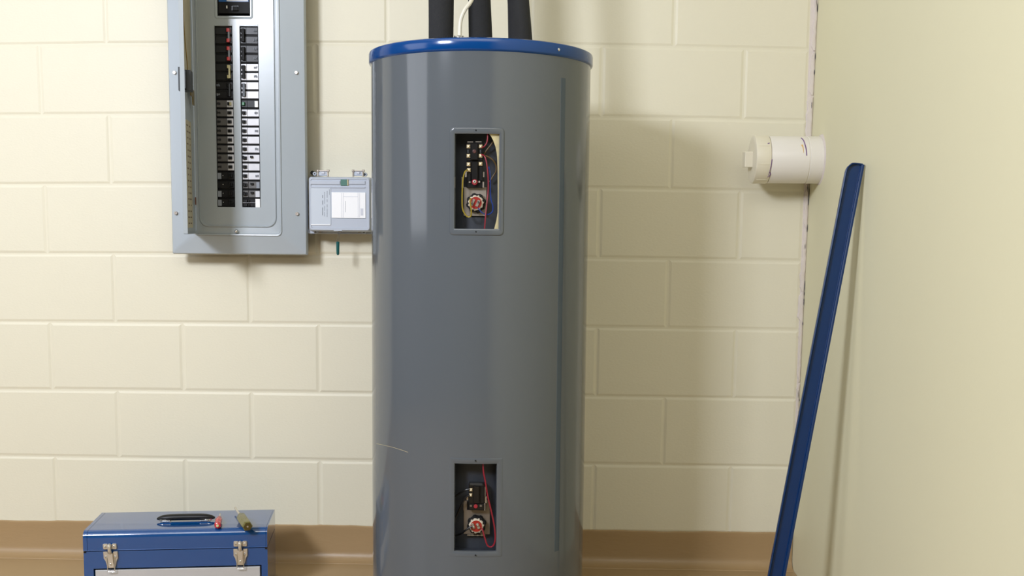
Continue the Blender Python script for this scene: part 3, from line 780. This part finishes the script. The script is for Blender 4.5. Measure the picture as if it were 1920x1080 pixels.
p = at(363.5, 376, PY)
for zc in (p.z, p.z+0.75):
    MB().box(0.001, 0.008, 0.002, 0.004, zc-0.012, zc+0.009).xf(dxf).build('hinge', 'rust', door, label='rusty hinge slot')

# ------------------------------------------------------------------ switch box between panel and heater
jb = thing('disconnect_box', (0.889, 0.0, 0.985), 'small grey lidded control box with white label, between breaker panel and heater', 'electrical box')
jx0, jx1, jz0, jz1 = 0.8015, 0.9795, 0.9875, 1.1415
JY = -0.098
MB().box(jx0+0.004, jx1-0.002, -0.062, -0.0005, jz0+0.004, jz1-0.004).build('box_body', 'box_plastic', jb)
m = MB().loops([lo(jx0, jx1, jz0, jz1, 0.008, -0.062), lo(jx0, jx1, jz0, jz1, 0.008, -0.088), lo(jx0+0.002, jx1-0.002, jz0+0.002, jz1-0.002, 0.008, -0.094),
     lo(jx0+0.005, jx1-0.005, jz0+0.005, jz1-0.005, 0.007, JY), lo(jx0+0.0075, jx1-0.009, jz0+0.010, jz1-0.007, 0.004, JY), lo(jx0+0.0085, jx1-0.010, jz0+0.011, jz1-0.008, 0.003, JY+0.002)], cap0=True, cap1=True)
lid = m.build('lid', 'box_plastic', jb, smooth=True)
def on(x0, y0, x1, y1, th, nm, mt, par, Y=JY, b=0.0, label=None):
    mm = MB(); pbox(mm, x0, y0, x1, y1, Y-th, th+0.0018, b); return mm.build(nm, mt, par, label=label)
on(582.5, 339.5, 637.5, 345.5, 0.0006, 'raised_rib', 'box_plastic', lid, b=0.0005)
on(654, 339.5, 684.5, 345.5, 0.0006, 'raised_rib', 'box_plastic', lid, b=0.0005)
on(582, 350.6, 684.5, 351.6, 0.0010, 'raised_rib', 'box_plastic', lid, Y=JY+0.0008)
pl_ = on(582.5, 352.5, 620, 420.5, 0.0005, 'instruction_plate', 'label_plate', lid, Y=JY+0.001, label='pale plate with sideways printed lines')
on(583, 420.6, 619.5, 421.8, 0.0014, 'plate_edge', 'paper_white', lid, Y=JY+0.001)
st = on(622, 361, 685.2, 408.5, 0.0003, 'paper_label', 'paper_white', lid, label='bright white label with thin ruled lines')
for x in (640.5, 643.6, 670.8, 673.8):
    on(x, 361.5, x+0.4, 408, 0.0006, 'ruled_line', 'print_pale', st, Y=JY-0.0002)
on(644, 368.4, 670.5, 369.0, 0.0006, 'ruled_line', 'print_pale', st, Y=JY-0.0002)
on(647.5, 377, 647.9, 398, 0.0006, 'ruled_line', 'print_grey', st, Y=JY-0.0002)
on(676, 391, 681, 404, 0.0006, 'stamp', 'print_pale', st, Y=JY-0.0002)
gs = on(638.6, 336.4, 650.8, 348, 0.0010, 'green_tag', 'green_sticker', lid, label='small green square sticker')
on(650.8, 336.8, 653.2, 348, 0.0008, 'tag_edge', 'foam_yellow', lid)
random.seed(11)
mm = MB()
for x, segs, w_ in ((604.2, [(366, 371.5), (376, 384), (389, 404)], 1.4), (608.2, [(360, 382), (386, 396), (398, 406)], 0.7), (612.8, [(358, 371), (374, 379), (383, 389), (391, 407)], 0.8), (617, [(355, 366)], 0.7)):
    for a_, b_ in segs:
        y = a_
        while y < b_:
            yy = min(b_, y+random.uniform(1.2, 2.8)); pbox(mm, x, y, x+w_, yy-0.35, JY-0.0002, 0.0008); y = yy
mm.build('printed_text', 'print_grey', pl_, kind='stuff')
# ears and hinge clips
def ear(x, y, r=0.0055, Y=-0.07):
    p = at(x, y, Y)
    e_ = MB().lathe([(r, 0.008), (r, 0.0), (r*0.75, -0.0015), (r*0.45, -0.0015), (r*0.4, 0.002)], (p.x, Y, p.z), 'Y', 16).build('mounting_ear', 'box_plastic', jb, smooth=True)
    MB().lathe([(r*0.4, 0.001), (r*0.3, -0.0005)], (p.x, Y, p.z), 'Y', 12).build('screw', 'dark_metal', e_)
for x, y in ((590, 325.8), (684.8, 327.2), (591.8, 434.6), (682.3, 435.4)): ear(x, y)
for x, y in ((580, 324), (579, 435)): 
    p = at(x, y, -0.03)
    MB().lathe([(0.006, 0.02), (0.006, 0.0), (0.004, -0.002)], (max(p.x, 0.8), -0.03, p.z), 'Y', 16).build('conduit_lug', 'dark_metal', jb, smooth=True)
for x0, x1 in ((595, 616), (661, 682)):
    mm = MB(); pbox(mm, x0+1, 321, x1-1, 329.5, -0.076, 0.012, 0.001)
    h_ = mm.build('hinge', 'box_plastic', jb)
    mm = MB(); pbox(mm, x0-1.5, 318, x0+2.5, 322, -0.08, 0.01, 0.0008); pbox(mm, x1-3, 318, x1+1, 322, -0.08, 0.01, 0.0008)
    pbox(mm, x0+1, 319.2, x1-1, 321, -0.078, 0.006); pbox(mm, x0-0.5, 322, x0+2, 331, -0.079, 0.01, 0.0008); pbox(mm, x1-3, 322, x1-0.5, 331, -0.079, 0.01, 0.0008)
    mm.build('hinge_knuckle', 'steel', h_)
    mm = MB(); pbox(mm, (x0+x1)/2-3, 322, (x0+x1)/2+3, 326, -0.0795, 0.004, 0.0008); mm.build('hinge_pin', 'print_pale', h_)
mm = MB(); pbox(mm, 577, 431, 696, 438, -0.060, 0.03, 0.001); mm.build('bottom_flange', 'box_plastic', jb)
hp = MB(); pbox(hp, 625.5, 430.5, 641.5, 433.5, -0.098, 0.03, 0.001); hp = hp.build('hasp', 'box_plastic', jb)
mm = MB(); pbox(mm, 634, 433.5, 640, 436, -0.09, 0.006, 0.0008); pbox(mm, 598, 433, 602, 436.5, -0.072, 0.006); pbox(mm, 671, 433, 676, 436.5, -0.072, 0.006); mm.build('catch', 'steel', hp)
tg = thing('green_seal_pin', at(633.5, 436, -0.088), 'small dark green capsule hanging on a wire loop under the control box', 'seal')
MB().tube([at(636, 433.5, -0.09), at(636.2, 442, -0.088), at(635.2, 451, -0.088), at(633.5, 455, -0.088), at(632, 450, -0.088), at(633.8, 442, -0.088), at(634.6, 434, -0.09)], 0.0006, 6, 4).build('wire_loop', 'chrome', tg, smooth=True)
p = at(633.4, 453, -0.088); q_ = at(633.6, 478.3, -0.088); H = p.z-q_.z
MB().lathe([(0.0035, 0), (0.0048, 0.0015), (0.0045, H*0.5), (0.0042, H*0.9), (0.002, H)][::1], (p.x, -0.088, 0), n=14).xf(lambda v: (v.x, v.y, p.z-v.z)).build('capsule', 'green_pin', tg, smooth=True)

# ------------------------------------------------------------------ toolbox
a_ = 0.1337
BX, BY = 0.2560, -0.4011; W, Dp, Ht = 0.480, 0.199, 0.1916
tb = thing('toolbox', (BX, BY, 0), 'glossy blue steel toolbox with two nickel latches and black carry handle', 'toolbox', rz=a_)
Rz = Matrix.Rotation(a_, 3, 'Z')
def T(q): return Rz @ Vector(q) + Vector((BX, BY, 0))
ZS = 0.1391
# body: shell with a drawer opening
m = MB()
g = grid_plate(MB(), 0, W, 0.0, ZS-0.0024, [(0.0245, 0.4635, 0.007, 0.0895)], 0.002, 0.12)
g.add([(0, 0.002, 0), (0, Dp, 0), (0, Dp, ZS-0.0024), (0, 0.002, ZS-0.0024)], [(0,1,2,3)])
g.add([(W, 0.002, 0), (W, Dp, 0), (W, Dp, ZS-0.0024), (W, 0.002, ZS-0.0024)], [(0,1,2,3)])
g.add([(0, Dp, 0), (W, Dp, 0), (W, Dp, ZS-0.0024), (0, Dp, ZS-0.0024)], [(0,1,2,3)])
g.add([(0, 0.002, ZS-0.0024), (W, 0.002, ZS-0.0024), (W, Dp, ZS-0.0024), (0, Dp, ZS-0.0024)], [(0,1,2,3)])
g.add([(0, 0.002, 0), (W, 0.002, 0), (W, Dp, 0), (0, Dp, 0)], [(0,1,2,3)])
body = g.xf(T).build('body', 'blue_toolbox', tb)
dr = MB().box(0.0285, 0.4595, 0.0025, 0.115, 0.011, 0.0845, 0.0012).xf(T).build('drawer', 'silver_drawer', tb, label='silver drawer front')
MB().box(0.16, 0.33, -0.008, 0.004, 0.028, 0.040, 0.002).xf(T).build('drawer_pull', 'blue_toolbox', dr)
# lid: rounded front edge
r = 0.019
prof = [(Dp+0.001, ZS), (-0.001, ZS)]
prof += [(-0.001, ZS+0.0008), (0.0, ZS+0.002)]
for i in range(9):
    t = PI/2*i/8
    prof.append((r-r*math.cos(t), Ht-r+r*math.sin(t)))
prof += [(Dp-0.004, Ht), (Dp, Ht-0.003), (Dp+0.001, Ht-0.006)]
def extr(x0, x1, grow=0.0):
    cy = sum(p[0] for p in prof)/len(prof); cz_ = sum(p[1] for p in prof)/len(prof)
    ls = []
    for x in (x0, x1):
        ls.append([(x, y+(grow if y > cy else -grow), z+(grow if z > cz_ else 0)) for y, z in prof])
    return MB().loops(ls, True, True)
lid_ = extr(0.011, W-0.004).xf(T).build('lid', 'blue_toolbox', tb, smooth=True)
extr(0.0, 0.0102).xf(T).build('lid_end', 'blue_toolbox', lid_, smooth=True)
extr(W-0.0034, W, 0.0).xf(T).build('lid_end', 'blue_toolbox', lid_, smooth=True)
MB().box(0.0095, 0.0115, 0.02, Dp-0.003, Ht-0.01, Ht-0.0012).xf(T).build('thin_strip', 'black_matte', lid_)  # seam between the lid and its left end
for x in (0.001, W-0.006):
    MB().box(x, x+0.0055, -0.0018, 0.004, ZS-0.0052, ZS+0.0002, 0.0008).xf(T).build('rubber_bumper', 'black_matte', tb)
# latches
def latch(u, lean):
    R_ = lambda q: T((u+q.x*1.0+q.z*lean, q.y, q.z+ZS))
    top = MB()
    for s in (-1, 1):
        top.loops([[(s*0.0115+x, y, z+0.0115) for x, z in rrect(-0.0062, 0.0062, -0.0075, 0.0075, 0.0028, 3)] for y in (0.0, -0.0035, -0.0045)][0:2] +
                  [[(s*0.0115+x*0.85, -0.0048, z*0.85+0.0115) for x, z in rrect(-0.0062, 0.0062, -0.0075, 0.0075, 0.0028, 3)]], cap1=True)
    top.box(-0.0065, 0.0065, -0.003, 0.0, 0.004, 0.012, 0.0006)
    k = top.xf(R_).build('latch', 'nickel', tb)
    hk = MB().tube([(0, -0.004, 0.016), (0, -0.009, 0.0155), (0, -0.0105, 0.009), (0, -0.0095, 0.0), (0, -0.006, -0.005)], 0.0048, 8, 3)
    hk.xf(R_).build('hook', 'nickel', k, smooth=True)
    for s in (-1, 1):
        MB().lathe([(0.0030, -0.0045), (0.0028, -0.0058), (0.0012, -0.0066)], (s*0.0115, 0, 0.0115), 'Y', 12).xf(R_).build('rivet', 'chrome', k, smooth=True)
    outl = [(-0.0185, -0.003), (-0.0075, -0.003), (-0.0075, -0.008), (0.0075, -0.008), (0.0075, -0.003), (0.0185, -0.003), (0.0185, -0.021), (0.0145, -0.028), (0.0115, -0.041), (0.0085, -0.0475), (-0.0085, -0.0475), (-0.0115, -0.041), (-0.0145, -0.028), (-0.0185, -0.021)]
    lw = MB().loops([[(x, 0.002, z) for x, z in outl], [(x, -0.0025, z) for x, z in outl], [(x*0.95, -0.0034, -0.024+(z+0.024)*0.96) for x, z in outl]], cap1=True)
    k2 = lw.xf(R_).build('latch', 'nickel', tb)
    lever = MB().loops([[(x*w1, y1, z1) for x in (-1, -0.5, 0.5, 1) for _ in (0,)] + [(x*w1*0.9, y1+0.006, z1) for x in (1, -1)] for w1, y1, z1 in ((0.0065, -0.0085, -0.006), (0.0068, -0.0095, -0.016), (0.0062, -0.0080, -0.028), (0.0070, -0.0065, -0.040), (0.0050, -0.0055, -0.0445))], True, True)
    lever.xf(R_).build('lever', 'nickel', k2, smooth=True)
    MB().tube([(-0.0092, -0.006, -0.018), (-0.0092, -0.0075, -0.035), (-0.0088, -0.0075, -0.0535), (-0.0070, -0.0078, -0.0560), (0.0070, -0.0078, -0.0560), (0.0088, -0.0075, -0.0535), (0.0092, -0.0075, -0.035), (0.0092, -0.006, -0.018)], 0.0011, 8, 3).xf(R_).build('wire_bail', 'chrome', k2, smooth=True)
    for s in (-1, 1):
        MB().lathe([(0.0032, -0.003), (0.0030, -0.0052), (0.0014, -0.0060)], (s*0.0118, 0, -0.0165), 'Y', 12).xf(R_).build('rivet', 'chrome', k2, smooth=True)
    MB().lathe([(0.0026, -0.006), (0.0024, -0.0088), (0.0010, -0.0096)], (0, 0, -0.036), 'Y', 12).xf(R_).build('rivet', 'chrome', k2, smooth=True)
latch(0.0700, -0.05); latch(0.4090, 0.0)
# carry handle
hp_ = MB(); hc = 0.252; hyy = 0.088
pl2 = MB().box(hc-0.066, hc+0.066, hyy-0.020, hyy+0.012, Ht, Ht+0.0012).xf(T).build('handle_plate', 'blue_toolbox', lid_)
for s in (-1, 1):
    MB().box(hc+s*0.050-0.011, hc+s*0.050+0.011, hyy-0.019, hyy-0.006, Ht+0.001, Ht+0.007).xf(T).build('handle_bracket', 'chrome', tb, bevel=0.0015)
n = 22; ls = []
for i in range(n+1):
    t = -1+2*i/n; x = hc+0.0775*t; yy = hyy-0.003; zz = Ht+0.0125-0.0035*abs(t)**4
    rr = 0.0102*(1-0.72*abs(t)**7); ry = 0.0112*(1-0.55*abs(t)**7)
    ls.append([(x, yy+ry*math.cos(2*PI*j/14), zz+rr*0.85*math.sin(2*PI*j/14)) for j in range(14)])
MB().loops(ls, True, True).xf(T).build('carry_handle', 'handle_rubber', tb, smooth=True, label='black moulded carry handle')
for s in (-1, 1):
    MB().tube([(hc+s*0.072, hyy-0.003, Ht+0.009), (hc+s*0.066, hyy-0.012, Ht+0.006), (hc+s*0.052, hyy-0.012, Ht+0.006)], 0.0022, 8, 3).xf(T).build('handle_wire', 'chrome', tb, smooth=True)

# screwdrivers lying on the lid
def driver(P, Q, Tp, r, hexn, m_h, m_e, lab, flut):
    P, Q, Tp = Vector(P), Vector(Q), Vector(Tp)
    o = thing('screwdriver', (P.x, P.y, P.z-r), lab, 'screwdriver', group='screwdrivers on the toolbox lid')
    d = (Q-P); L = d.length; d.normalize()
    s_ = Vector((0, 0, 1)).cross(d).normalized(); u_ = d.cross(s_)
    def ring(t, rad, N=24):
        out = []
        for j in range(N):
            a = 2*PI*j/N+PI/6
            rr = rad
            if hexn: rr = rad*math.cos(PI/6)/math.cos(((a) % (PI/3))-PI/6)
            if flut: rr = rad*(1-0.10*(0.5+0.5*math.cos(6*a)))
            out.append(P+d*t+s_*rr*math.cos(a)+u_*rr*math.sin(a))
        return out
    if flut:
        pr = [(0.0, r*0.45), (0.002, r*0.8), (0.008, r), (0.018, r*0.92), (0.024, r*0.78), (0.03, r*0.9), (0.06, r*0.98), (L*0.72, r*0.85), (L*0.86, r*0.6), (L*0.93, r*0.62), (L, r*0.4)]
    else:
        pr = [(0.0, r*0.82), (0.0025, r*0.98), (0.006, r), (L*0.6, r), (L*0.82, r*0.98), (L*0.88, r*0.72), (L*0.95, r*0.70), (L, r*0.5)]
    h = MB().loops([ring(t, q) for t, q in pr], True, True).build('handle', m_h, o, smooth=True)
    if not flut:
        MB().loops([ring(-0.0004, r*0.80), ring(-0.0012, r*0.72)], False, True).build('end_cap', m_e, h)
        MB().loops([ring(-0.0013, r*0.2), ring(-0.0017, r*0.16)], False, True).build('end_glint', 'steel', h)  # small steel disc stands in for a glint on the end face
    else:
        MB().loops([ring(-0.0005, r*0.42), ring(-0.002, r*0.3)], True, True).build('end_cap', 'cream_handle', h, smooth=True)
    MB().tube([Q-d*0.01, Q+(Tp-Q)*0.97], r*0.2, 10, 0).build('shaft', 'nickel', o, smooth=True)
    e_ = (Tp-Q).normalized()
    MB().tube([Q+(Tp-Q)*0.93, Tp], lambda t: r*(0.24-0.12*t), 8, 0).build('blade_tip', 'nickel', o, smooth=True)
ztop = Ht+0.0136
driver((0.6890, -0.3740, ztop), (0.6400, -0.2660, ztop), (0.6010, -0.1800, ztop), 0.0142, True, 'amber_plastic', 'amber_dark', 'screwdriver with translucent olive six-sided handle lying at right end of toolbox lid', False)
driver((0.6030, -0.3560, Ht+0.0095), (0.5830, -0.2700, Ht+0.0090), (0.574, -0.232, Ht+0.0085), 0.0098, False, 'red_clear', 'red_clear', 'small screwdriver with clear red handle lying beside the black toolbox handle', True)

# ------------------------------------------------------------------ capped drain stub
PZ, PYc = 1.1985, -0.100
dp = thing('drain_cleanout', (2.229, PYc, PZ), 'white plastic pipe stub with square-headed cleanout cap on the right wall corner', 'pipe fitting')
XW = xr(PZ)+0.0015
m = MB().lathe([(0.060, 2.082), (0.062, 2.0885), (0.0645, 2.0888), (0.0650, 2.090), (0.0650, 2.191), (0.0635, 2.192), (0.0635, 2.194), (0.0652, 2.195), (0.0652, XW), (0.05, XW)], (0, PYc, PZ), 'X', 64)
body = m.build('pipe_body', 'pvc', dp, smooth=True)
m = MB().lathe([(0.02, 2.044), (0.052, 2.0445), (0.060, 2.045), (0.0655, 2.0475), (0.0664, 2.050), (0.0664, 2.084), (0.0655, 2.0865), (0.055, 2.088)], (0, PYc, PZ), 'X', 64)
cap = m.build('cleanout_cap', 'pvc_cream', dp, smooth=True)
for i in range(8):
    a = 2*PI*i/8+0.25
    mb = MB().box(2.053, 2.082, -0.0006, 0.0006, 0.0655, 0.0672)
    ca, sa = math.cos(a), math.sin(a)
    mb.xf(lambda q: (q.x, PYc+q.y*ca-q.z*sa, PZ+q.y*sa+q.z*ca)); mb.build('grip_rib', 'pvc_cream', cap)
mb = MB().box(2.0225, 2.046, -0.0215, 0.0215, -0.0215, 0.0215)
ca, sa = math.cos(0.06), math.sin(0.06)
mb.xf(lambda q: (q.x, PYc+q.y*ca-q.z*sa, PZ+q.y*sa+q.z*ca)).build('square_head', 'pvc_cream', dp, bevel=0.002)
def smear(pts, rr, nm, mt, R0=0.0655):
    P_ = []
    for x, y in pts:
        q = at(x, y, PYc-0.06); dz = max(-0.99, min(0.99, (q.z-PZ)/R0))
        P_.append((q.x, PYc-math.sqrt(1-dz*dz)*R0, PZ+dz*R0))
    MB().tube(P_, rr, 6, 3).build(nm, mt, body, smooth=True)
smear([(1507, 257), (1509.5, 262), (1510.8, 272), (1511.5, 280), (1511.8, 292)], 0.0014, 'primer_smear', 'primer')
smear([(1447, 299), (1446, 306), (1445, 314), (1443.5, 321), (1442.5, 327), (1441, 333)], 0.0012, 'primer_smear', 'primer')
smear([(1443.5, 322), (1446, 326), (1444, 330), (1442, 331)], 0.0013, 'primer_smear', 'primer')
smear([(1440.5, 269), (1444, 267.8)], 0.0014, 'primer_smear', 'primer', 0.0664)
smear([(1504.5, 271.5), (1506, 276), (1506.3, 287)], lambda t: 0.0019*(1-0.8*t), 'paint_drip', 'orange_paint')
# rough escutcheon of filler round the stub on the wall
m = MB(); N = 60; l0 = []; l1 = []
random.seed(21)
for i in range(N):
    a = 2*PI*i/N; rr = 0.0685+random.uniform(0, 0.0022)+(0.003 if math.cos(a) < -0.2 else 0)
    l0.append((XW-0.0045, PYc+0.0655*math.cos(a), PZ+0.0655*math.sin(a)))
    l1.append((XW-0.0010, PYc+rr*math.cos(a), PZ+rr*math.sin(a)))
m.loops([l0, l1]).build('filler_ring', 'caulk', dp)

# ------------------------------------------------------------------ blue metal strip leaning on the right wall
tp = at(1602, 307, -0.535); bt = at(1455, 1080, -0.565)
tp = Vector((2.2095, -0.535, tp.z)); 
ax = (bt-tp); k_ = tp.z/(tp.z-bt.z); bot = tp+ax*k_ ; bot.z = 0.0
ax = (tp-bot); L = ax.length; ax.normalize()
fn = Vector((-0.10, -1, 0)); fn = (fn-ax*fn.dot(ax)).normalized()      # face normal towards the room
sd = ax.cross(fn).normalized()
if sd.x < 0: sd = -sd
strip = thing('metal_strip', bot, 'long narrow blue painted metal channel leaning in the corner against the right wall', 'metal strip')
hw = 0.0208
def S(u, v, t): return bot+sd*u+fn*v+ax*t
prof2 = [(-hw, 0.010), (-hw+0.0025, 0.0115), (-hw+0.004, 0.010), (-hw+0.0042, 0.003), (-hw+0.006, 0.0012), (hw-0.009, 0.0012), (hw-0.007, 0.003), (hw-0.0065, 0.008), (hw-0.004, 0.0100), (hw, 0.0092), (hw, 0.0), (-hw, 0.0)]
T0, T1 = 0.004, L
ls = []
tl = [T0, 0.3, 0.6, 0.9, L-0.03, L-0.018, L-0.010, L-0.004, L]
for t in tl:
    c = max(0, (t-(L-0.024)))/0.024
    cut = 0.020*(1-math.sqrt(max(0, 1-c*c)))
    row = []
    for u, v in prof2:
        uu = max(u, -hw+cut) if u < 0 else u
        if u <= -hw+0.0045: uu = u+cut
        row.append(S(uu, v, t))
    ls.append(row)
MB().loops(ls, True, True).build('channel', 'blue_strip', strip, smooth=True)
m = MB(); pts = [S(-hw+0.001, 0.008, L-0.026), S(-hw+0.004, 0.009, L-0.014), S(-hw+0.011, 0.009, L-0.003), S(-hw+0.02, 0.008, L), S(hw-0.004, 0.008, L+0.0005)]
m.tube(pts, 0.0016, 8, 3).build('rolled_end', 'blue_strip', strip, smooth=True)
